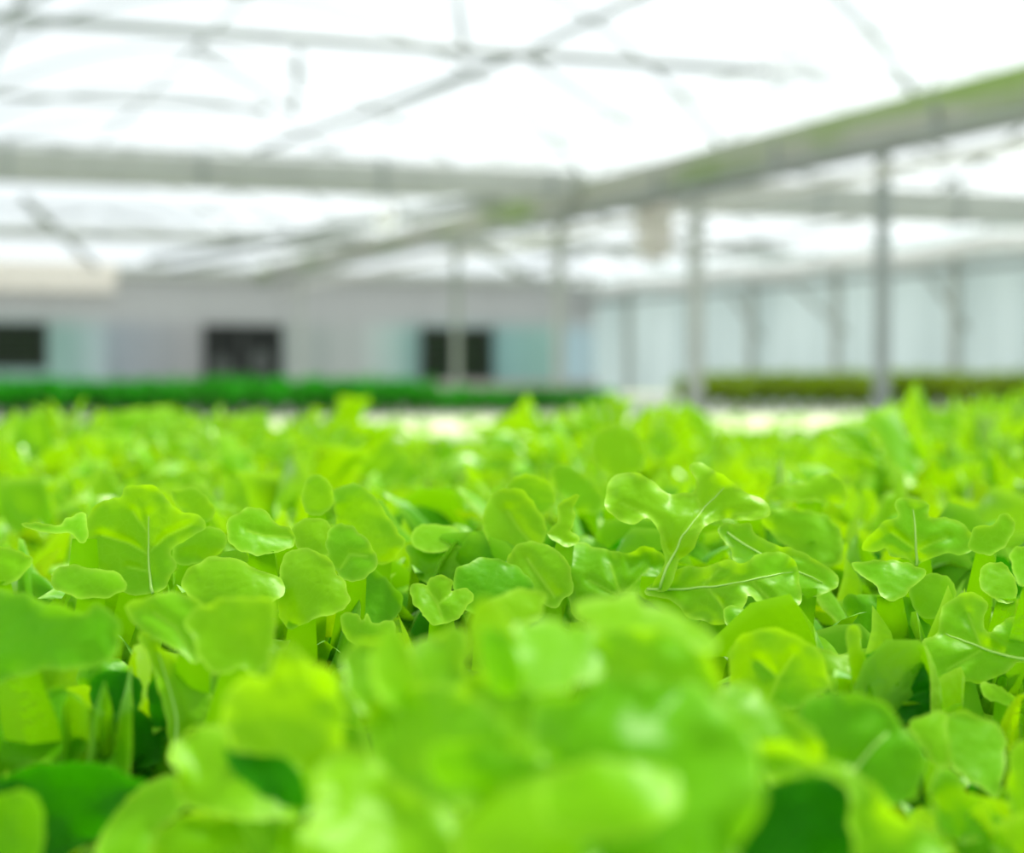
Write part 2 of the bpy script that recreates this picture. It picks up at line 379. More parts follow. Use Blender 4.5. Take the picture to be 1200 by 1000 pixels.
truss(28, CAMZ+3.0, CAMZ+3.6, 'small roof truss behind the wide pale beam', .04)
truss(38, CAMZ+2.9, CAMZ+3.5, 'smallest roof truss near the far end wall', .05, v1=VW)
truss(26, CAMZ+2.85, CAMZ+3.4, 'roof truss seen at right between gutter and beam', .04, v0=VG, v1=VW)
# roof hoops
def hoop(u, b, label, r=.03, group=None):
    v0 = VG+b*GH
    f = bmesh.new(); pts = []
    for k in range(21):
        v, z = arch(k/20, 0, GH); pts.append((v, 0, z-H-.02))
    tube(f, pts, r, 6)
    return tag(mobj('roof_hoop', f, STEEL, smooth=True, loc=B(u, v0, H), rotz=BROT), label, 'roof hoop', group)
for u in (14, 18, 22, 26, 30, 34, 38, 42):
    hoop(u, -1, 'thin curved roof hoop over the middle bay', group='hoops of the middle bay')
    hoop(u, 0, 'thin curved roof hoop over the right bay', group='hoops of the right bay')
    hoop(u, -2, 'thin curved roof hoop over the left bay', group='hoops of the left bay')
for t, nm in ((.18, 'lowest'), (.5, 'ridge'), (.82, 'lowest on the gutter side')):
    v, z = arch(t, VG-GH, GH); strut('roof_purlin', B(9, v, z-.05), B(UF, v, z-.05), .03, '%s purlin of the middle bay roof' % nm, STEEL, 'purlin')
for t, nm in ((.2, 'left'), (.5, 'ridge'), (.8, 'right')):
    v, z = arch(t, VG, GH); strut('roof_purlin', B(9, v, z-.05), B(UF, v, z-.05), .03, '%s purlin of the right bay roof' % nm, STEEL, 'purlin')
# slanting braces of the roof, in the plane of the trusses
def slant(p0, p1, d0, d1, r, label): strut('roof_brace', px(*p0, d0), px(*p1, d1), r, label, STEEL, 'brace')
slant((790, -20), (615, 62), 18.5, 17.4, .035, 'brace rising to the top edge from the middle of the top truss')
slant((615, 62), (300, 178), 17.4, 22.5, .045, 'brace slanting down left from the top truss to the wide beam')
slant((845, -20), (965, 98), 18.5, 17.6, .035, 'brace falling from the top edge to the gutter end of the top truss')
slant((545, 70), (535, -10), 17.5, 17.5, .04, 'short upright hanger above the middle of the top truss')
slant((350, 60), (345, 135), 19, 21, .035, 'short upright link between the two upper left trusses')
slant((230, 60), (345, 130), 17, 21, .03, 'brace between the upper left trusses')
slant((0, 20), (80, -20), 17, 17, .04, 'brace stub in the upper left corner')
slant((620, 70), (740, 150), 17.5, 21, .03, 'faint brace right of centre under the top truss')
slant((30, 235), (112, 312), 24, 34, .07, 'brace slanting down at the far left under the wide beam')
slant((175, 306), (590, 232), 38, 24, .09, 'dark pipe slanting from the far left up to the wide beam')
slant((200, 318), (420, 280), 38, 30, .06, 'second slanting pipe just below the dark one at left')
slant((560, 290), (640, 335), 26, 34, .06, 'short dark brace left of the far corner')
slant((640, 335), (700, 336), 34, 38, .08, 'short dark bar at the top of the far corner')
slant((1060, 160), (1180, 200), 20, 20, .03, 'thin brace at the right below the gutter')
slant((1200, 150), (1100, 225), 20, 22, .03, 'crossing brace at the right edge below the gutter')
slant((905, 205), (1030, 175), 22, 20, .03, 'thin tie left of the tall right post')
slant((850, 290), (1000, 262), 26, 26, .04, 'thin tie under the right part of the wide beam')
slant((700, 255), (960, 300), 26, 30, .03, 'long thin tie crossing below the gutter bracket')
slant((560, 262), (780, 312), 28, 34, .04, 'thin tie in the tangle left of the gutter post')
slant((600, 320), (830, 262), 34, 26, .04, 'rising tie in the tangle left of the gutter post')

# ------------------------------------------------------------------ growing beds
def bed(u0, u1, v0, v1, z, label, legs=True, board=FOAM):
    r = empty('growing_bed', B((u0+u1)/2, (v0+v1)/2, 0), BROT); w, d = v1-v0, u1-u0
    f = bmesh.new(); box(f, (0, 0, z-.015), (w, d, .03)); mobj('foam_board', f, board, r)
    f = bmesh.new()
    for s in (-1, 1): box(f, (0, s*(d/2+.015), z-.06), (w+.06, .03, .16)); box(f, (s*(w/2+.015), 0, z-.06), (.03, d, .16))
    mobj('side_rail', f, WHITEP, r)
    for sx in (-1, 0, 1):
        for sy in (-1, 1):
            f = bmesh.new(); box(f, (sx*(w/2-.1), sy*(d/2-.08), (z-.12)/2), (.05, .05, z-.12)); mobj('leg', f, STEEL, r)
    return tag(r, label, 'growing bed', 'growing beds')
ZA = .85
bed(.05, 3.35, -1.6, 3.2, ZA, 'near growing bed packed with bright green oak-leaf lettuce')
bed(4.6, 7.4, -2.5, 6.5, .78, 'pale middle bed behind the lettuces, mostly white board')
bed(8.2, 11.2, -3, 9, .78, 'farther pale bed just in front of the dark crop')
bed(19.0, 21.0, -2.2, 8.6, .58, 'far bed at left carrying the dark green crop')
bed(18.4, 20.4, 9.9, 17.5, .60, 'far bed at right carrying the olive crop')
bed(24.2, 27.5, 4, 13, .72, 'pale bed beyond the dark crop')

# ------------------------------------------------------------------ lettuce leaves
def leaf_grid(L, seed, ns, nt, th0, th1, lob=3, wid=1.0, ruff=1.0):
    """verts, faces, vein, rim of one oak-leaf leaf; base at origin, growing up (+Z) and leaning to +Y"""
    rnd = random.Random(seed)
    ph = [rnd.uniform(0, 6.28) for _ in range(6)]; k1 = rnd.uniform(2.2, 3.2); asym = rnd.uniform(-.15, .15)
    twist = rnd.uniform(-.5, .5); side = rnd.uniform(-.25, .25)
    # midrib
    M = 40; mid = [(Vector((0, 0, 0)), th0)]; 
    for i in range(M):
        s = (i+1)/M; th = th0+(th1-th0)*s**1.6
        p = mid[-1][0]+Vector((math.sin(side*s)*math.sin(th)*0+side*s*.4, math.sin(th), math.cos(th)))*(L/M); mid.append((p, th))
    def midat(y):
        q = max(0, y/L)*M
        if q >= M:
            p, th = mid[M]; e = (q-M)*L/M; th2 = th+e/L*1.2; return p+Vector((0, math.sin(th2), math.cos(th2)))*e, th2
        i = int(q); f = q-i; p = mid[i][0].lerp(mid[i+1][0], f); return p, mid[i][1]*(1-f)+mid[i+1][1]*f
    V, VE, RI = [], [], []
    for i in range(ns+1):
        s = i/ns
        for j in range(-nt, nt+1):
            t = j/nt; sg = 1 if t >= 0 else -1; at = abs(t)
            env = max(0, min(1, (s-.22)/.28)); env = env*env*(3-2*env)
            lobe = .5+.5*math.cos((s-.02)*2*PI*lob + (asym*3 if sg > 0 else -asym*2))
            w = L*(.035*(1-s*.5)+wid*env*(.13+.20*lobe**.7)) * (1+.2*asym*sg)
            if s > .9: w *= 1+.25*(s-.9)/.1
            a = math.radians(88)*(1-max(0, (s-.3)/.7)**1.7) if s > .3 else math.radians(88)
            r = at*w
            x = sg*r*math.sin(a); y = s*.86*L + r*math.cos(a)
            p, th = midat(y)
            n = Vector((0, -math.cos(th), math.sin(th)))
            rf = ruff*env*at**1.6*(.020*math.sin(k1*6*s+ph[0]+sg*1.3)+.012*math.sin(k1*13*s+ph[1]+sg*2.1)+.006*math.sin(k1*23*s+ph[2])) * (L/.17)
            cup = 2.6*x*x/(L/.17) - .010*env*math.sin(PI*min(1, at*1.4))*(L/.17)
            q = p + Vector((x, 0, 0)) + n*(rf+cup)
            # twist about the rib
            tw = twist*s*x; q += n*tw*.8
            V.append(q)
            ve = max(0, 1-r/(.0032*(1.3-s)))
            lat = abs(((s*8+.0) % 1)-.5)*2
            if s > .3: ve = max(ve, .7*max(0, 1-(1-lat)*7)*(1-at*.8))
            VE.append(ve); RI.append(max(0, (at-.9)/.1)*env)
    F = []; w_ = 2*nt+1
    for i in range(ns):
        for j in range(2*nt):
            a = i*w_+j; F.append((a, a+1, a+w_+1, a+w_))
    return V, F, VE, RI
def add_grid(acc, g, M4):
    o = len(acc[0]); acc[0].extend([M4 @ v for v in g[0]]); acc[1].extend([tuple(i+o for i in f) for f in g[1]])
    acc[2].extend(g[2]); acc[3].extend(g[3])
def mesh_from(name, acc, mat):
    me = bpy.data.meshes.new(name); me.from_pydata([tuple(v) for v in acc[0]], [], acc[1]); me.update()
    for nm, arr in (('vein', acc[2]), ('rim', acc[3])):
        at = me.attributes.new(nm, 'FLOAT', 'POINT'); at.data.foreach_set('value', arr)
    me.polygons.foreach_set('use_smooth', [True]*len(me.polygons)); me.materials.append(mat); return me
# library of single leaves for the heads near the lens
LIB = []
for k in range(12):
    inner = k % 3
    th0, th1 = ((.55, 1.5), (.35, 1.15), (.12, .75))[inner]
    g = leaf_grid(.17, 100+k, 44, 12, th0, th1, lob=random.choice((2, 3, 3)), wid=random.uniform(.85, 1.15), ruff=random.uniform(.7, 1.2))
    LIB.append((inner, mesh_from('leaf', g, (LEAFG, LEAFM, LEAF)[inner])))  # lower leaves take the darker greens, gap shade included
STUMP = None
def stump_mesh():
    f = bmesh.new(); tube(f, [(0, 0, -.01), (0, 0, .02), (0, 0, .05)], [.012, .016, .006], 12)
    me = bpy.data.meshes.new('stem'); f.to_mesh(me); f.free(); me.materials.append(RIB); return me
STUMP = stump_mesh()
ZONES = [(700, 545, 985, 732, .83), (98, 568, 243, 702, .80), (590, 630, 675, 735, .80), (1000, 584, 1190, 705, .80), (1075, 693, 1210, 812, .72),
         (850, 735, 976, 832, .64), (1000, 760, 1100, 850, .67), (262, 556, 476, 735, .76), (565, 553, 655, 660, .90), (475, 612, 560, 732, .78), (0, 600, 335, 790, .60), (990, 730, 1030, 808, .66)]
IROT = ROT.transposed()
def blocks(me, M4):
    hit = 0; vs = me.vertices; st = 7; tot = 0
    for i in range(0, len(vs), st):
        q = IROT @ ((M4 @ vs[i].co)-Vector((0, 0, CAMZ))); d = -q.z; tot += 1
        if d < .05: return True
        X = 600+FPX*q.x/d; Y = 500-FPX*q.y/d
        for a, b, c, e, dz in ZONES:
            if d < dz and a < X < c and b < Y < e: hit += 1; break
    return hit > .04*tot
def near_head(x, y, label, hscale, n=20, spread=1.0, seed=0, skip=None, mat=None):
    rnd = random.Random(seed*31+5)
    r = empty('oakleaf_lettuce', (x, y, ZA)); tag(r, label, 'lettuce', 'oak-leaf lettuces in the near bed')
    link(bpy.data.objects.new('stem', STUMP), r)
    az = rnd.uniform(0, 6.28)
    for i in range(n):
        q = i/n; inner = 0 if q < .4 else (1 if q < .75 else 2)
        me = rnd.choice([m for k_, m in LIB if k_ == inner])
        az += 2.39996+rnd.uniform(-.25, .25)
        if skip and skip(az % (2*PI), inner): continue
        s = hscale*(1.12, .98, .8)[inner]*rnd.uniform(.88, 1.1)
        rot = (rnd.uniform(-.12, .12), rnd.uniform(-.15, .15), az)
        for att in range(6):
            M4 = Matrix.LocRotScale(Vector((x, y, ZA+.01+.02*q)), Euler(rot), Vector((s*spread, s*spread, s)))
            if not blocks(me, M4): break
            s *= .93; rot = (rot[0], rot[1], rot[2]+.25)
        else: continue
        o = bpy.data.objects.new('leaf', me); link(o, r)
        o.location = (0, 0, .01+.02*q); o.scale = (s*spread, s*spread, s)
        o.rotation_euler = rot
    return r
# whole-head meshes for the rows further back
def head_mesh(seed, n, ns, nt, mat, L=.17, upright=0.0):
    rnd = random.Random(seed); acc = ([], [], [], [])
    az = rnd.uniform(0, 6.28)
    for i in range(n):
        q = i/n; inner = 0 if q < .4 else (1 if q < .75 else 2)
        th0, th1 = ((.55, 1.5), (.35, 1.15), (.12, .75))[inner]; th0 *= 1-upright*.6; th1 *= 1-upright*.6
        s = (1.12, .98, .8)[inner]*rnd.uniform(.85, 1.12)
        g = leaf_grid(L*s, seed*50+i, ns, nt, th0, th1, lob=rnd.choice((2, 3)), wid=rnd.uniform(.85, 1.15), ruff=rnd.uniform(.7, 1.3))
        az += 2.39996+rnd.uniform(-.25, .25)
        add_grid(acc, g, Matrix.Translation((0, 0, .01+.02*q)) @ Matrix.Rotation(az, 4, 'Z') @ Matrix.Rotation(rnd.uniform(-.12, .12), 4, 'X'))
    return mesh_from('lettuce_head', acc, mat)
FARH = [head_mesh(k+1, 20, 18, 6, LEAF) for k in range(6)]

# ---- leaves whose outline is clearly seen: own distance, tilt, bulge and stalk
def smooth_outline(P, step):
    n = len(P); out = []
    for i in range(n):
        p0, p1, p2, p3 = (Vector(P[(i+k-1) % n]) for k in range(4))
        m = max(2, int((p2-p1).length/step))
        for k in range(m):
            t = k/m
            out.append(.5*((2*p1)+(-p0+p2)*t+(2*p0-5*p1+4*p2-p3)*t*t+(-p0+3*p1-3*p2+p3)*t*t*t))
    return out
def seg_d(p, a, b):
    ab = b-a; t = max(0, min(1, (p-a).dot(ab)/max(1e-9, ab.length_squared))); return (p-(a+ab*t)).length
DEEPER = {31, 35, 48, 54, 60, 71, 40, 11, 23, 7, 5}
def traced_leaf(root, P, d, lean=.7, roll=0, veins=(), cup=.006, wave=.005, seed=0, base=None, rimc=.0015, mat=None, step=None, stalk=True):
    """P outline in photo pixels, d depth of its middle (m). lean: metres of depth per metre of height; roll: per metre sideways."""
    xs = [p[0] for p in P]; ys = [p[1] for p in P]; cx = (min(xs)+max(xs))/2; cy = (min(ys)+max(ys))/2
    size = max(max(xs)-min(xs), max(ys)-min(ys)); step = step or max(2.6, size/55)
    O = smooth_outline(P, step); n = len(O); O2 = []
    for i in range(n):
        tg = (O[(i+1) % n]-O[i-1]); nr = Vector((tg.y, -tg.x)).normalized() if tg.length > 0 else Vector((0, 0))
        h_ = noise.noise(Vector((O[i].x/(size*.16), O[i].y/(size*.16), seed*2.3)))*.042+noise.noise(Vector((O[i].x/(size*.06), O[i].y/(size*.06), seed*5.3)))*.012
        O2.append(O[i]+nr*h_*size)
    O = O2
    def inside(p):
        c = False; j = n-1
        for i in range(n):
            a, b = O[i], O[j]
            if (a.y > p.y) != (b.y > p.y) and p.x < (b.x-a.x)*(p.y-a.y)/(b.y-a.y)+a.x: c = not c
            j = i
        return c
    pts = list(O); ed = [0.0]*n
    y = min(ys); row = 0
    while y < max(ys):
        x = min(xs)+(step/2 if row & 1 else 0)
        while x < max(xs):
            p = Vector((x, y))
            if inside(p):
                e = min(seg_d(p, O[i], O[(i+1) % n]) for i in range(0, n))
                if e > step*.45: pts.append(p); ed.append(e)
            x += step
        y += step*.87; row += 1
    res = geometry.delaunay_2d_cdt(pts, [], [list(range(n))], 1, 1e-5)
    VV, FF, orig = res[0], res[2], res[3]
    m = px(cx, cy, d); pm = d/FPX; wave = wave*(2.4 if d < .56 else 1.5)
    emax = max(ed)*.9; hw = (max(xs)-min(xs))/2; hh = (max(ys)-min(ys))/2; bs = min(1.3, max(.45, size*pm/.075)); sk = 1 if seed & 1 else -1
    verts, ve, ri = [], [], []
    vs = [[Vector(q) for q in v] for v in veins]
    off = Vector((seed*3.1, seed*1.7, 0))
    for i, p in enumerate(VV):
        e = ed[orig[i][0]] if orig[i] else 0
        X = (p.x-cx)*pm; Z = -(p.y-cy)*pm
        dd = d+lean*Z+roll*X
        q = min(1, e/emax); u = (p.x-cx)/hw; v = (p.y-cy)/hh
        dd += cup*(.8*u*u+.5*v*v+.5*u*v*sk)*bs                     # blade arches
        dd -= rimc*math.exp(-e/2.5)*.35                            # thin rim curls
        dd += (noise.noise(Vector((X*16, Z*16, 0))+off)*1.5 + noise.noise(Vector((X*38, Z*38, 3))+off)*.8)*wave*bs
        dd += (1-q)**2*(noise.noise(Vector((X*70, Z*70, 5))+off)*.9+noise.noise(Vector((X*130, Z*130, 9))+off)*.3)*wave*bs
        dv = 1e9
        for k_, vn in enumerate(vs):
            for a, b in zip(vn, vn[1:]):
                dv = min(dv, seg_d(p, a, b)*(1 if k_ == 0 else 1.3))
        if vs: dd -= .0022*(1-math.exp(-(dv/9)**2))
        verts.append(px(p.x, p.y, dd)-root.location)
        ve.append(max(0, 1-dv/max(2.4, step*1.05))); ri.append(math.exp(-e/(1.5+size*.012)))
    # orientation: faces towards the sky/camera are the upper side
    F = []
    for f in FF:
        a, b, c = (verts[k] for k in f[:3]); nrm = (b-a).cross(c-a)
        F.append(tuple(f) if nrm.y < 0 else tuple(reversed(f)))
    acc = (verts, F, ve, ri)
    if stalk:
        if base is None:
            yb = max(ys); xb = [p.x for p in O if p.y > yb-.15*(yb-min(ys))]; base = (sum(xb)/len(xb), yb-.1*(yb-min(ys)))
        X = (base[0]-cx)*pm; Z = -(base[1]-cy)*pm
        b0 = px(base[0], base[1], d+lean*Z+roll*X+.004)-root.location; b1 = Vector((0, 0, .015))
        mid = b0.lerp(b1, .5)+Vector((b0.x*.25, b0.y*.25, -.004))
        pts3 = [b0.lerp(mid, t).lerp(mid.lerp(b1, t), t) for t in [k/8 for k in range(9)]]
        side = Vector((1, 0, 0)); o = len(verts)
        for k_, p in enumerate(pts3):
            t_ = k_/8; w = ((.30 if d > .57 else .04)*hw*pm*(1-t_)**1.3+.005)*(1-.4*math.exp(-t_*9))
            for s in (-1, 0, 1):
                verts.append(p+side*(s*w)+Vector((0, .35*w*abs(s)+.004*math.sin(k_+seed), 0))); ve.append(.35 if s == 0 else 0); ri.append(0)
        for k_ in range(8):
            for s in (0, 1): F.append((o+k_*3+s, o+k_*3+s+1, o+k_*3+s+4, o+k_*3+s+3))
    me = mesh_from('leaf', acc, mat or (LEAFM if seed in DEEPER else LEAF))
    if stalk:
        me.materials.append(LEAFG if mat is LEAFG else LEAFM); k0 = len(me.polygons)-16  # stalk skirt in a deeper green, its shade painted in
        for i in range(k0, len(me.polygons)): me.polygons[i].material_index = 1
    ob = bpy.data.objects.new('leaf', me); link(ob, root)
    if mat is LEAFG: ob['label'] = 'darker green leaf with shade in its colour'
    if vs and size > 120:
        line = []
        v0 = vs[0]
        for a, b in zip(v0, v0[1:]):
            for k_ in range(5): line.append(a.lerp(b, k_/5))
        line.append(v0[-1]); q3 = []
        for p in line:
            i = min(range(len(VV)), key=lambda j: (VV[j]-p).length); q3.append(verts[i])
        q3 = [q3[0]]+[(q3[i-1]+q3[i]*2+q3[i+1])/4 for i in range(1, len(q3)-1)]+[q3[-1]]
        n_ = len(q3); f = bmesh.new()
        tube(f, [q+Vector((0, -.0003, 0)) for q in q3], [.0008*(1-.8*i/n_) for i in range(n_)], 6)
        mobj('midrib', f, RIB, ob, smooth=True)
    return ob

T = {}   # head key -> list of (outline, depth, kwargs)
def tl(key, P, d, **kw): T.setdefault(key, []).append((P, d, kw))
# hero head, right of centre
tl('hero', [(711, 583), (717, 566), (732, 556), (747, 554), (766, 560), (783, 577), (800, 580), (813, 579), (817, 563), (810, 547), (820, 545), (838, 553), (857, 565), (883, 582), (901, 591), (902, 603), (885, 611), (857, 609), (835, 614), (818, 628), (806, 650), (795, 672), (780, 692), (766, 690), (774, 668), (777, 645), (770, 625), (757, 610), (742, 613), (724, 607), (713, 597)], .86, lean=.55, roll=.2, wave=.008, seed=1,
   veins=[[(772, 690), (786, 655), (800, 628), (822, 600), (847, 572)], [(786, 655), (775, 625), (757, 603), (728, 590)], [(803, 622), (840, 606), (890, 600)], [(822, 600), (815, 575)]], cup=.008)
tl('hero', [(757, 690), (790, 668), (820, 661), (850, 656), (868, 662), (878, 655), (887, 648), (905, 642), (922, 649), (936, 668), (939, 695), (928, 715), (909, 717), (890, 706), (883, 697), (872, 695), (868, 710), (845, 731), (817, 725), (795, 713), (770, 703)], .835, lean=.8, roll=-.25, wave=.008, seed=2,
   veins=[[(760, 690), (800, 690), (840, 688), (880, 680), (928, 670)], [(880, 680), (905, 706)], [(820, 690), (845, 665)], [(830, 689), (850, 715)]], cup=.009)
tl('hero', [(843, 618), (860, 613), (878, 613), (886, 624), (900, 633), (933, 647), (967, 663), (980, 680), (973, 693), (958, 699), (943, 697), (905, 690), (865, 665), (850, 640)], .855, lean=.9, roll=.2, wave=.006, seed=3,
   veins=[[(852, 625), (900, 655), (965, 683)], [(900, 655), (935, 655)]])
tl('hero', [(668, 640), (684, 633), (700, 643), (735, 647), (760, 640), (778, 652), (782, 690), (768, 722), (735, 745), (700, 738), (668, 712), (662, 670)], .868, lean=.6, wave=.010, seed=4,
   veins=[[(735, 742), (728, 700), (715, 660)], [(728, 700), (762, 665)], [(728, 700), (690, 680)]])
tl('hero', [(700, 700), (760, 692), (800, 705), (850, 728), (860, 760), (800, 775), (720, 770), (690, 740)], .85, lean=.9, wave=.010, seed=5)
tl('hero', [(848, 724), (850, 712), (863, 710), (877, 719), (893, 723), (908, 734), (893, 745), (870, 748), (857, 744)], .80, lean=.9, seed=6, wave=.006)
tl('hero', [(600, 665), (668, 660), (745, 660), (745, 720), (640, 725)], .90, lean=.5, seed=7, wave=.012)
# centre head left of the hero
tl('centre', [(595, 668), (598, 648), (612, 637), (640, 638), (660, 650), (668, 665), (672, 690), (662, 702), (645, 712), (625, 700), (605, 682)], .84, lean=.8, seed=8, wave=.009, veins=[[(650, 700), (632, 675), (618, 655)]])
tl('centre', [(655, 592), (668, 583), (680, 580), (673, 595), (675, 608), (668, 622), (680, 632), (668, 640), (650, 636), (640, 625), (652, 612)], .87, lean=.5, seed=9, wave=.008)
tl('centre', [(480, 688), (490, 683), (500, 686), (503, 678), (517, 675), (530, 681), (529, 693), (538, 688), (548, 688), (555, 698), (547, 711), (540, 722), (527, 730), (505, 732), (497, 720), (485, 708)], .80, lean=.6, seed=10, wave=.007, veins=[[(520, 730), (512, 705), (500, 690)], [(514, 708), (530, 695)]])
tl('centre', [(535, 668), (570, 655), (605, 662), (625, 690), (618, 712), (580, 722), (545, 715), (533, 690)], .83, lean=1.0, seed=11, wave=.008)
tl('centre', [(400, 722), (417, 718), (424, 727), (430, 719), (436, 730), (447, 729), (461, 727), (465, 741), (460, 755), (440, 762), (415, 756), (402, 740)], .76, lean=.7, seed=12, wave=.006)
# round pale leaves behind centre
tl('round', [(565, 612), (569, 592), (580, 577), (597, 572), (615, 577), (628, 593), (638, 610), (640, 630), (625, 645), (605, 650), (588, 656), (574, 642)], .93, lean=.35, roll=.5, seed=13, wave=.004, cup=-.006, veins=[[(625, 640), (608, 620), (595, 600)]])
tl('round', [(593, 573), (602, 560), (618, 555), (635, 560), (648, 571), (651, 585), (643, 600), (625, 604), (605, 597)], .98, lean=.4, seed=14, wave=.004, cup=-.005)
tl('round', [(480, 630), (488, 619), (503, 614), (527, 617), (541, 625), (543, 635), (533, 643), (513, 647), (492, 646)], .93, lean=1.4, seed=15, wave=.004)
tl('round', [(478, 640), (515, 645), (538, 640), (560, 658), (555, 675), (530, 690), (505, 688), (485, 668)], .92, lean=.5, seed=16, wave=.009)
# head left of centre
tl('leftmid', [(265, 623), (270, 608), (287, 597), (307, 596), (319, 606), (330, 616), (343, 622), (345, 640), (330, 646), (300, 651), (277, 643)], .80, lean=.9, roll=.4, seed=17, wave=.003, cup=.01, veins=[[(340, 630), (310, 628), (290, 622)]])
tl('leftmid', [(343, 620), (358, 608), (380, 610), (393, 628), (390, 645), (375, 655), (355, 648), (345, 636)], .84, lean=.8, seed=18, wave=.005)
tl('leftmid', [(353, 585), (358, 563), (373, 556), (388, 567), (391, 590), (380, 602), (362, 603)], .90, lean=.4, seed=19, wave=.004)
tl('leftmid', [(384, 625), (400, 613), (420, 622), (434, 638), (443, 657), (436, 671), (415, 682), (395, 672), (383, 648)], .82, lean=.8, roll=-.4, seed=20, wave=.004, veins=[[(398, 668), (410, 650), (430, 652)]])
tl('leftmid', [(391, 580), (400, 570), (420, 569), (440, 583), (453, 607), (474, 630), (467, 650), (445, 663), (415, 645), (394, 612)], .90, lean=.5, roll=-.3, seed=21, wave=.006)
tl('leftmid', [(328, 660), (345, 643), (370, 645), (395, 668), (409, 697), (402, 716), (372, 726), (338, 735), (325, 702)], .78, lean=.8, roll=-.3, seed=22, wave=.006, cup=.010)
tl('leftmid', [(405, 650), (440, 668), (470, 700), (460, 730), (420, 735), (395, 715)], .86, lean=.7, seed=23, wave=.01, mat=None)
# left hero
tl('left', [(98, 622), (101, 605), (113, 590), (130, 585), (143, 583), (150, 572), (167, 567), (187, 572), (200, 587), (213, 600), (233, 607), (241, 619), (230, 627), (213, 637), (201, 648), (206, 663), (193, 690), (177, 699), (150, 697), (125, 680), (110, 663), (100, 645)], .83, lean=.35, roll=.1, seed=24, wave=.005, cup=-.006,
   veins=[[(178, 697), (174, 660), (174, 605)], [(174, 650), (150, 637), (120, 628)], [(174, 648), (195, 628), (225, 615)], [(174, 625), (155, 600)], [(174, 670), (150, 665)]])
tl('left', [(200, 578), (222, 572), (240, 580), (252, 600), (240, 612), (215, 602)], .90, lean=.5, seed=25, wave=.004)
tl('left', [(25, 614), (45, 612), (68, 617), (80, 606), (100, 603), (104, 625), (98, 636), (77, 625), (47, 624)], .80, lean=1.2, seed=26, wave=.004)
tl('left', [(205, 640), (235, 618), (262, 622), (265, 640), (250, 655), (225, 662), (205, 660)], .86, lean=.6, seed=27, wave=.006)
tl('left', [(212, 688), (220, 670), (243, 657), (273, 657), (300, 666), (330, 680), (330, 700), (300, 712), (262, 718), (232, 708)], .765, lean=1.0, seed=28, wave=.006, cup=.01)
tl('left', [(60, 674), (80, 663), (107, 667), (133, 670), (148, 683), (140, 697), (110, 702), (83, 698), (66, 690)], .765, lean=1.1, seed=29, wave=.005)
tl('left', [(0, 640), (20, 645), (38, 655), (30, 672), (10, 685), (-20, 680), (-20, 645)], .74, lean=.8, seed=30, wave=.006)
# foreground left
tl('frontleft', [(-30, 690), (0, 690), (40, 702), (80, 716), (100, 718), (112, 706), (130, 716), (142, 738), (134, 770), (112, 782), (60, 784), (0, 798), (-40, 800)], .60, lean=.9, roll=-.3, seed=31, wave=.007, cup=.01)
tl('frontleft', [(148, 712), (172, 699), (205, 695), (232, 705), (246, 728), (240, 755), (230, 776), (212, 764), (185, 752), (160, 735)], .64, lean=.8, roll=-.3, seed=32, wave=.006, veins=[[(228, 770), (205, 735), (180, 718)]])
tl('frontleft', [(218, 730), (232, 712), (258, 702), (290, 699), (318, 702), (323, 722), (318, 768), (302, 790), (280, 784), (258, 792), (238, 778), (226, 755)], .60, lean=.5, roll=.2, seed=33, wave=.007)
tl('frontleft', [(163, 745), (182, 750), (196, 766), (225, 785), (246, 812), (254, 838), (236, 852), (220, 856), (210, 880), (200, 890), (196, 850), (182, 795)], .64, lean=.3, roll=.7, seed=34, wave=.005, veins=[[(205, 880), (208, 840), (185, 765)]])
tl('frontleft', [(0, 812), (50, 806), (78, 810), (92, 815), (104, 840), (112, 855), (96, 880), (84, 900), (40, 897), (0, 915), (-40, 920), (-40, 815)], .62, lean=.9, seed=35, wave=.009)
tl('bottomleft', [(-30, 930), (5, 906), (45, 896), (95, 894), (140, 903), (172, 918), (150, 940), (120, 975), (80, 1010), (0, 1030), (-40, 1020)], .55, lean=.5, seed=36, wave=.006, cup=-.012, rimc=.006, mat=LEAFG)  # shade inside this concave leaf is painted as dark green
tl('bottomleft', [(115, 985), (130, 960), (155, 932), (185, 912), (212, 915), (222, 940), (205, 958), (185, 975), (170, 1010), (120, 1020)], .52, lean=.8, seed=37, wave=.006)
tl('bottomleft', [(180, 985), (200, 962), (250, 950), (320, 957), (365, 975), (370, 1030), (190, 1030)], .50, lean=.8, seed=38, wave=.008)
tl('bottomleft', [(-20, 945), (15, 927), (40, 930), (52, 955), (50, 990), (35, 1015), (-20, 1015)], .50, lean=.4, seed=39, wave=.004, cup=-.01, mat=LEAFM)
tl('bottomleft', [(100, 770), (140, 775), (170, 800), (190, 860), (175, 905), (130, 895), (100, 860), (90, 800)], .72, lean=.4, seed=40, wave=.012)
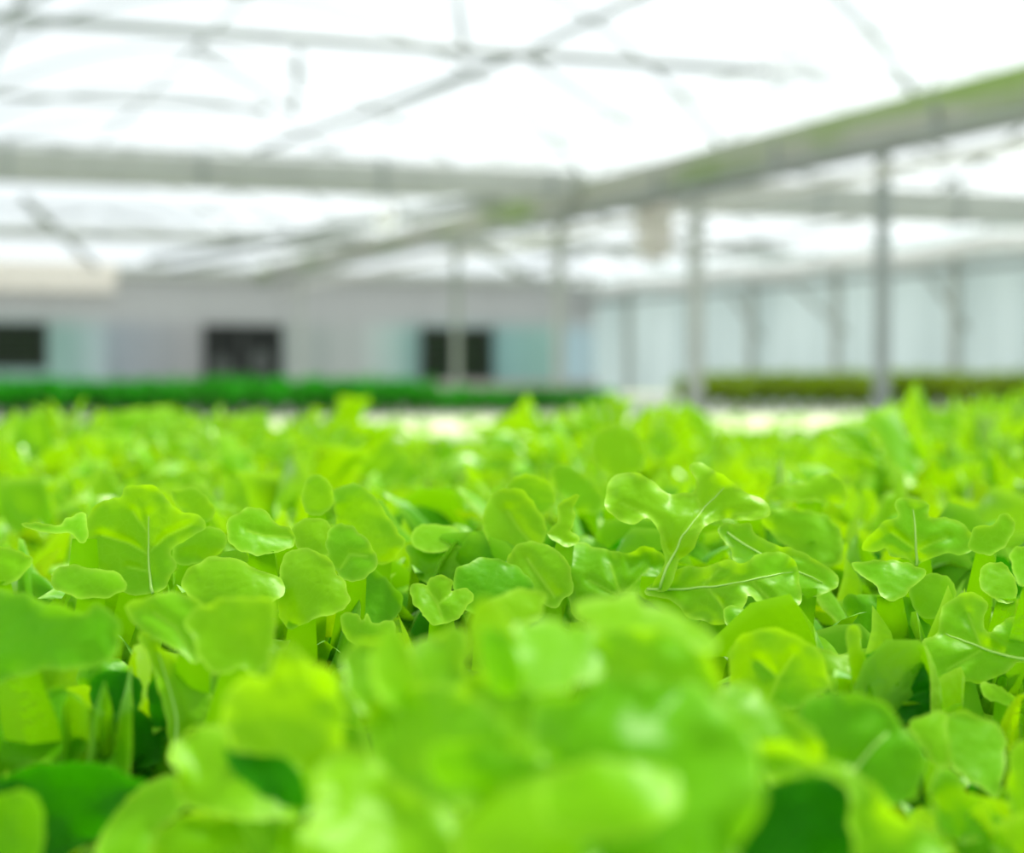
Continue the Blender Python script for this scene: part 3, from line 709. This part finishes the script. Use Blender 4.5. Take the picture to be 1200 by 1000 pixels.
# foreground centre head
tl('front', [(262, 830), (268, 808), (285, 790), (312, 790), (325, 765), (345, 757), (368, 780), (392, 790), (402, 830), (398, 880), (370, 920), (345, 900), (320, 888), (280, 885), (262, 860)], .47, lean=.6, seed=41, wave=.010, cup=.008)
tl('front', [(205, 870), (235, 852), (262, 856), (290, 885), (325, 885), (352, 905), (355, 945), (330, 960), (260, 958), (215, 940), (205, 905)], .50, lean=.8, roll=.4, seed=42, wave=.010)
tl('front', [(400, 775), (420, 752), (445, 748), (465, 765), (500, 748), (535, 737), (550, 760), (545, 800), (520, 830), (470, 840), (420, 830)], .50, lean=.8, seed=43, wave=.010)
tl('front', [(548, 722), (560, 705), (580, 703), (596, 722), (612, 760), (615, 800), (590, 815), (565, 800), (552, 765)], .46, lean=.3, roll=.9, seed=44, wave=.006)
tl('front', [(560, 715), (590, 695), (620, 690), (640, 700), (630, 725), (600, 735), (575, 735)], .62, lean=1.0, seed=90, wave=.006)
tl('front', [(600, 740), (625, 725), (655, 727), (668, 738), (700, 733), (718, 750), (712, 785), (690, 800), (650, 812), (615, 808)], .46, lean=1.7, seed=45, wave=.006, cup=.006)
tl('front', [(675, 712), (705, 700), (745, 693), (752, 705), (790, 716), (830, 735), (838, 758), (800, 765), (750, 752), (715, 750), (690, 735)], .48, lean=1.8, seed=46, wave=.005)
tl('front', [(690, 760), (705, 742), (730, 738), (780, 740), (830, 770), (845, 810), (830, 850), (780, 860), (720, 840), (698, 800)], .46, lean=.8, roll=-.3, seed=47, wave=.008)
tl('front', [(620, 820), (660, 805), (720, 795), (790, 800), (860, 830), (890, 900), (880, 970), (820, 1030), (700, 1040), (670, 960), (630, 880)], .40, lean=.9, roll=-.2, seed=48, wave=.010, cup=.012)
tl('front', [(430, 830), (470, 805), (520, 805), (570, 830), (600, 870), (580, 930), (520, 950), (460, 940), (430, 890)], .43, lean=.8, seed=49, wave=.012)
tl('front', [(545, 930), (600, 905), (665, 910), (690, 950), (690, 1040), (540, 1040)], .39, lean=.9, seed=50, wave=.008)
tl('front', [(380, 890), (420, 880), (470, 920), (540, 960), (550, 1040), (360, 1040), (365, 950)], .41, lean=.9, seed=51, wave=.010)
tl('front', [(545, 790), (600, 800), (660, 820), (680, 870), (640, 900), (580, 890), (545, 850)], .44, lean=.9, seed=52, wave=.010)
# foreground right
tl('front', [(500, 880), (545, 868), (600, 880), (655, 900), (640, 925), (580, 935), (520, 925)], .405, lean=.2, seed=92, wave=.006, mat=LEAFM, stalk=False)  # darker blade added as the shade of a deep fold
tl('front', [(455, 735), (475, 745), (490, 790), (500, 830), (470, 835), (440, 810), (435, 765)], .455, lean=.3, roll=.6, seed=93, wave=.006, stalk=False)
tl('front', [(640, 915), (700, 890), (770, 900), (800, 935), (760, 975), (690, 985), (640, 960)], .375, lean=1.0, seed=94, wave=.006, stalk=False)
tl('front', [(560, 745), (575, 735), (600, 750), (612, 790), (605, 815), (580, 810), (565, 780)], .445, lean=.2, roll=-.4, seed=95, wave=.004, mat=LEAFM, stalk=False)
tl('frontleft', [(175, 800), (205, 780), (235, 800), (250, 835), (235, 870), (205, 875), (180, 850)], .645, lean=.5, seed=96, wave=.006, mat=LEAFG)  # this and the next two dark leaves carry the gap's shade as colour
tl('frontleft', [(110, 795), (140, 785), (165, 800), (160, 835), (130, 850), (108, 830)], .665, lean=.3, seed=97, wave=.006, mat=LEAFG)
tl('frontleft', [(125, 845), (160, 830), (190, 860), (185, 895), (150, 900), (128, 880)], .64, lean=.5, seed=98, wave=.006, mat=LEAFG)
tl('front', [(262, 880), (290, 874), (330, 884), (354, 912), (360, 948), (320, 940), (280, 912)], .478, lean=.3, seed=91, wave=.004, mat=LEAFG, stalk=False)  # dark sheet added for the shade in the hollow
tl('frontright', [(852, 785), (858, 757), (880, 739), (907, 736), (938, 748), (962, 766), (972, 793), (965, 812), (935, 830), (885, 832), (856, 812)], .66, lean=.4, roll=-.2, seed=53, wave=.005, cup=-.006, veins=[[(900, 825), (912, 795), (930, 768)], [(912, 795), (890, 775)]])
tl('frontright', [(930, 840), (955, 818), (990, 810), (1025, 820), (1060, 848), (1083, 885), (1083, 915), (1065, 940), (1020, 945), (960, 925), (920, 890)], .54, lean=.5, roll=-.4, seed=54, wave=.006, cup=.012, veins=[[(985, 930), (1010, 890), (1040, 860)]])
tl('frontright', [(848, 810), (870, 800), (892, 815), (925, 835), (960, 860), (960, 900), (900, 905), (860, 880), (835, 850)], .50, lean=.9, seed=55, wave=.010)
tl('frontright', [(870, 885), (905, 875), (950, 882), (990, 900), (1025, 925), (1070, 960), (1120, 1000), (1140, 1040), (1005, 1040), (1000, 975), (990, 920), (950, 908), (905, 915), (870, 940), (840, 970), (840, 920)], .46, lean=.7, roll=.3, seed=56, wave=.006, base=(1110, 1020))
tl('frontright', [(840, 965), (880, 932), (930, 912), (985, 915), (1005, 950), (1010, 1035), (840, 1040)], .474, lean=.3, stalk=False, seed=57, wave=.004, mat=LEAFG)  # hollow under the arching leaf: its shade painted as a dark leaf
tl('frontright', [(830, 840), (870, 850), (890, 900), (880, 970), (840, 985), (790, 960), (800, 880)], .44, lean=.9, seed=58, wave=.010)
# right side
tl('rightfront', [(1077, 775), (1082, 752), (1095, 740), (1100, 720), (1115, 700), (1132, 693), (1150, 699), (1158, 715), (1153, 737), (1161, 744), (1172, 731), (1190, 723), (1215, 722), (1220, 770), (1190, 775), (1175, 788), (1155, 803), (1130, 799), (1107, 808), (1085, 803)], .76, lean=.6, roll=-.3, seed=59, wave=.008, veins=[[(1210, 775), (1167, 765), (1130, 752), (1107, 743)], [(1150, 760), (1135, 720)], [(1150, 762), (1110, 785)]])
tl('rightfront', [(998, 790), (1012, 768), (1047, 763), (1075, 769), (1088, 792), (1096, 818), (1092, 835), (1067, 847), (1035, 838), (1005, 815)], .70, lean=.3, seed=60, wave=.005, cup=-.008, mat=LEAFG, veins=[[(1045, 842), (1055, 805), (1070, 780)], [(1050, 822), (1085, 810)]])
tl('rightfront', [(991, 748), (996, 736), (1006, 733), (1010, 745), (1009, 758), (1018, 778), (1027, 793), (1012, 803), (1000, 808), (995, 775)], .68, lean=.1, roll=.9, seed=61, wave=.003)
tl('rightfront', [(950, 760), (965, 760), (985, 768), (996, 770), (998, 808), (978, 813), (970, 800), (962, 780)], .70, lean=.9, seed=62, wave=.006)
tl('rightfront', [(1106, 848), (1118, 836), (1135, 832), (1155, 843), (1178, 862), (1176, 900), (1170, 935), (1145, 922), (1118, 900), (1106, 875)], .62, lean=1.0, roll=.3, seed=63, wave=.007)
tl('rightfront', [(1065, 850), (1085, 838), (1106, 834), (1110, 860), (1115, 890), (1100, 900), (1085, 880)], .60, lean=.8, seed=64, wave=.006)
tl('rightfront', [(1150, 800), (1165, 802), (1180, 810), (1194, 822), (1185, 827), (1165, 822), (1152, 815)], .72, lean=.9, seed=65)
tl('rightfront', [(1185, 880), (1205, 870), (1220, 900), (1220, 990), (1195, 985), (1182, 930)], .55, lean=.3, seed=66)
tl('bottomright', [(1090, 925), (1095, 908), (1108, 902), (1122, 908), (1133, 929), (1150, 934), (1168, 947), (1182, 970), (1188, 1000), (1190, 1035), (1110, 1035), (1098, 970)], .55, lean=.6, roll=-.3, seed=67, wave=.006)
# right mid
tl('rightmid', [(1010, 643), (1017, 627), (1033, 613), (1054, 606), (1052, 588), (1067, 584), (1090, 590), (1090, 605), (1118, 608), (1133, 620), (1143, 637), (1128, 648), (1100, 652), (1082, 655), (1074, 664), (1060, 656), (1042, 652), (1037, 642), (1020, 645)], .86, lean=.5, roll=.1, seed=68, wave=.006, veins=[[(1074, 662), (1073, 630), (1070, 597)], [(1074, 645), (1045, 625)], [(1074, 645), (1110, 630)]])
tl('rightmid', [(1135, 640), (1140, 622), (1150, 615), (1162, 617), (1170, 605), (1182, 602), (1189, 613), (1185, 630), (1170, 647), (1150, 650)], .84, lean=.7, seed=69, wave=.005)
tl('rightmid', [(998, 660), (1020, 657), (1045, 656), (1075, 664), (1084, 673), (1068, 690), (1045, 706), (1020, 682)], .82, lean=.9, seed=70, wave=.007)
tl('rightmid', [(990, 700), (1020, 696), (1060, 700), (1085, 720), (1090, 760), (1050, 775), (1010, 765), (995, 730)], .84, lean=.4, seed=71, wave=.012)
tl('rightmid', [(1065, 690), (1090, 672), (1115, 680), (1120, 705), (1100, 725), (1075, 720)], .84, lean=.6, seed=72, wave=.008)
tl('rightmid', [(1185, 645), (1200, 640), (1220, 650), (1220, 690), (1195, 685), (1186, 668)], .74, lean=.9, seed=73)
tl('rightmid', [(1150, 665), (1175, 660), (1190, 680), (1190, 705), (1170, 705), (1150, 690)], .80, lean=.8, seed=74, wave=.007)
# back right
tl('backright', [(897, 583), (915, 569), (945, 566), (952, 558), (972, 553), (987, 565), (997, 580), (985, 592), (950, 588), (917, 588)], 1.05, lean=.6, seed=75, wave=.007)
tl('backright', [(890, 600), (930, 596), (960, 600), (985, 620), (985, 660), (950, 660), (910, 630)], 1.0, lean=.5, seed=76, wave=.010)
tl('backcentre', [(693, 520), (702, 505), (720, 499), (740, 503), (754, 520), (755, 545), (735, 562), (708, 555), (695, 540)], 1.25, lean=.4, seed=77, wave=.006)
tl('backcentre', [(645, 550), (665, 545), (690, 560), (708, 580), (705, 600), (680, 600), (655, 580)], 1.15, lean=.6, seed=78, wave=.008)

HEADS = {
 'front': (.035, .50, 'largest blurred lettuce at the bottom centre, closest to the lens', .60),
 'frontright': (.135, .60, 'blurred lettuce at lower right with round leaves over a dark hollow', .66),
 'bottomleft': (-.15, .55, 'lettuce in the bottom left corner with a dark curled leaf', .60),
 'frontleft': (-.165, .70, 'lettuce at left in front of the veined upright leaf', .72),
 'bottomright': (.20, .54, 'lettuce in the bottom right corner', .60),
 'rightfront': (.215, .74, 'lettuce at right with a three-lobed leaf and a pale rolled sprout', .72),
 'hero': (.085, .90, 'sharply focused lettuce with the wide branching oak leaf right of centre', .74),
 'centre': (-.03, .84, 'lettuce with frilled small lobes left of the sharp oak leaf', .72),
 'round': (-.01, 1.03, 'lettuce with two round pale-rimmed leaves behind the centre', .82),
 'leftmid': (-.125, .93, 'lettuce with several spoon-shaped leaves between left and centre', .78),
 'left': (-.235, .86, 'lettuce at left with one broad upright leaf showing its midrib', .74),
 'rightmid': (.235, .93, 'lettuce at right with a small cross-shaped oak leaf standing up', .78),
 'backright': (.165, 1.08, 'slightly blurred lettuce just behind the sharp oak leaf, to its right', .82),
 'backcentre': (.06, 1.24, 'blurred lettuce with one tall round leaf above the sharp oak leaf', .85),
}
for i, (k, (x, y, lb, hs)) in enumerate(HEADS.items()):
    r = near_head(x, y, lb, hs*(1.0 if k in ('hero', 'centre', 'frontright', 'rightmid') else 1.15 if y > .68 else 1.0), n=42, spread=1.12, seed=i)
    for P, d, kw in T.get(k, []): traced_leaf(r, P, d, **kw)
# rows behind
rnd = random.Random(3)
taken = [(v[0], v[1]) for v in HEADS.values()]
cnt = 0
uu = .45
row = 0
while uu < 3.25:
    vv = -1.5+(.085 if row & 1 else 0)
    while vv < 3.1:
        p = B(uu, vv, 0); x, y = p.x+rnd.uniform(-.02, .02), p.y+rnd.uniform(-.02, .02)
        vv += .17
        if y < .5 or abs(x) > .33*y+.16: continue
        if min(math.hypot(x-a, y-b) for a, b in taken) < .125: continue
        if y < 1.25 and abs(x) < .3*y: 
            if min(math.hypot(x-a, y-b) for a, b in taken) < .14: continue
        q = x/y*2000+600
        s = .93+rnd.uniform(-.08, .08)
        if y < 1.25: s *= .85
        if y > 1.6:
            if 380 < q < 670 or 760 < q < 1080: s *= .86
            if 40 < q < 130 or 220 < q < 370: s *= 1.10
            if q > 1110: s *= 1.2
            if 690 < q < 790: s *= 1.12
        me = FARH[rnd.randrange(len(FARH))]
        o = bpy.data.objects.new('oakleaf_lettuce', me); link(o); o.location = (x, y, ZA)
        o.rotation_euler = (0, 0, rnd.uniform(0, 6.28)); o.scale = (s*.98, s*.98, s)
        out = abs(x) > .3*y
        tag(o, 'bright green oak-leaf lettuce in the blurred back rows of the near bed', 'lettuce', 'oak-leaf lettuces in the blurred back rows')
        cnt += 1
    uu += .165; row += 1
print('back heads', cnt)
# young lettuces on the pale beds
YOUNG = [head_mesh(70+k, 10, 8, 3, LEAF, L=.075) for k in range(3)]
cnt = 0
for (u0, u1, v0, v1, z) in ((4.7, 7.3, -2.4, 6.4, .78), (8.3, 9.4, -2.9, 8.9, .78)):
    u = u0+.12
    while u < u1-.1:
        v = v0+.1
        while v < v1:
            p = B(u, v, z); v += .28 if u0 < 8 else .42
            if abs(p.x) > .31*p.y or cnt > 290: continue
            o = bpy.data.objects.new('young_lettuce', YOUNG[rnd.randrange(3)]); link(o); o.location = (p.x, p.y, z-.003)
            o.rotation_euler = (0, 0, rnd.uniform(0, 6.28))
            tag(o, 'small young lettuce on the pale bed behind the big ones', 'young lettuce', 'young lettuces on the pale beds'); cnt += 1
        u += .3 if u0 < 8 else .5
print('young', cnt)
# far crops
HM = [head_mesh(80+k, 16, 8, 3, HERB, L=.37, upright=.75) for k in range(3)]
RM = [head_mesh(90+k, 16, 8, 3, REDL, L=.35, upright=.75) for k in range(3)]
n1 = n2 = 0
for u in (19.15, 19.5, 19.9, 20.4, 20.85):
    v = -2.1
    while v < 8.5:
        p = B(u, v, .58); v += .27
        q = p.x/p.y*2000+600
        if q < -60 or q > 1240: continue
        s = rnd.uniform(.9, 1.08)
        if 500 < q < 720: s *= .72
        o = bpy.data.objects.new('leafy_crop_plant', HM[rnd.randrange(3)]); link(o); o.location = p+Vector((rnd.uniform(-.04, .04), 0, 0))
        o.rotation_euler = (0, 0, rnd.uniform(0, 6.28)); o.scale = (s, s, s)
        tag(o, 'dark green leafy plant in the far left bed', 'plant', 'dark green plants of the far left bed'); n1 += 1
for u in (18.5, 18.9, 19.4, 20.0):
    v = 9.95
    while v < 16:
        p = B(u, v, .60); v += .27
        q = p.x/p.y*2000+600
        if q < -60 or q > 1240: continue
        s = rnd.uniform(1.05, 1.2)
        o = bpy.data.objects.new('leafy_crop_plant', RM[rnd.randrange(3)]); link(o); o.location = p
        o.rotation_euler = (0, 0, rnd.uniform(0, 6.28)); o.scale = (s, s, s)
        tag(o, 'olive green leafy plant in the far right bed', 'plant', 'olive plants of the far right bed'); n2 += 1
print('far', n1, n2)

# ------------------------------------------------------------------ light
w = bpy.data.worlds.new('world'); sc.world = w; w.use_nodes = True
nt = w.node_tree; bg = nt.nodes['Background']; bg.inputs[0].default_value = (.88, .96, 1, 1); bg.inputs[1].default_value = .84
sd = bpy.data.lights.new('sun', 'SUN'); sd.energy = 5.0; sd.angle = math.radians(13); sd.color = (1, .98, .93)
so = bpy.data.objects.new('sun', sd); link(so)
so.rotation_euler = Vector((-.5, -.62, -1)).to_track_quat('-Z', 'Y').to_euler()
vs = sc.view_settings; vs.view_transform = 'Standard'; vs.look = 'None'; vs.gamma = 1; vs.exposure = .3
vs.use_curve_mapping = False
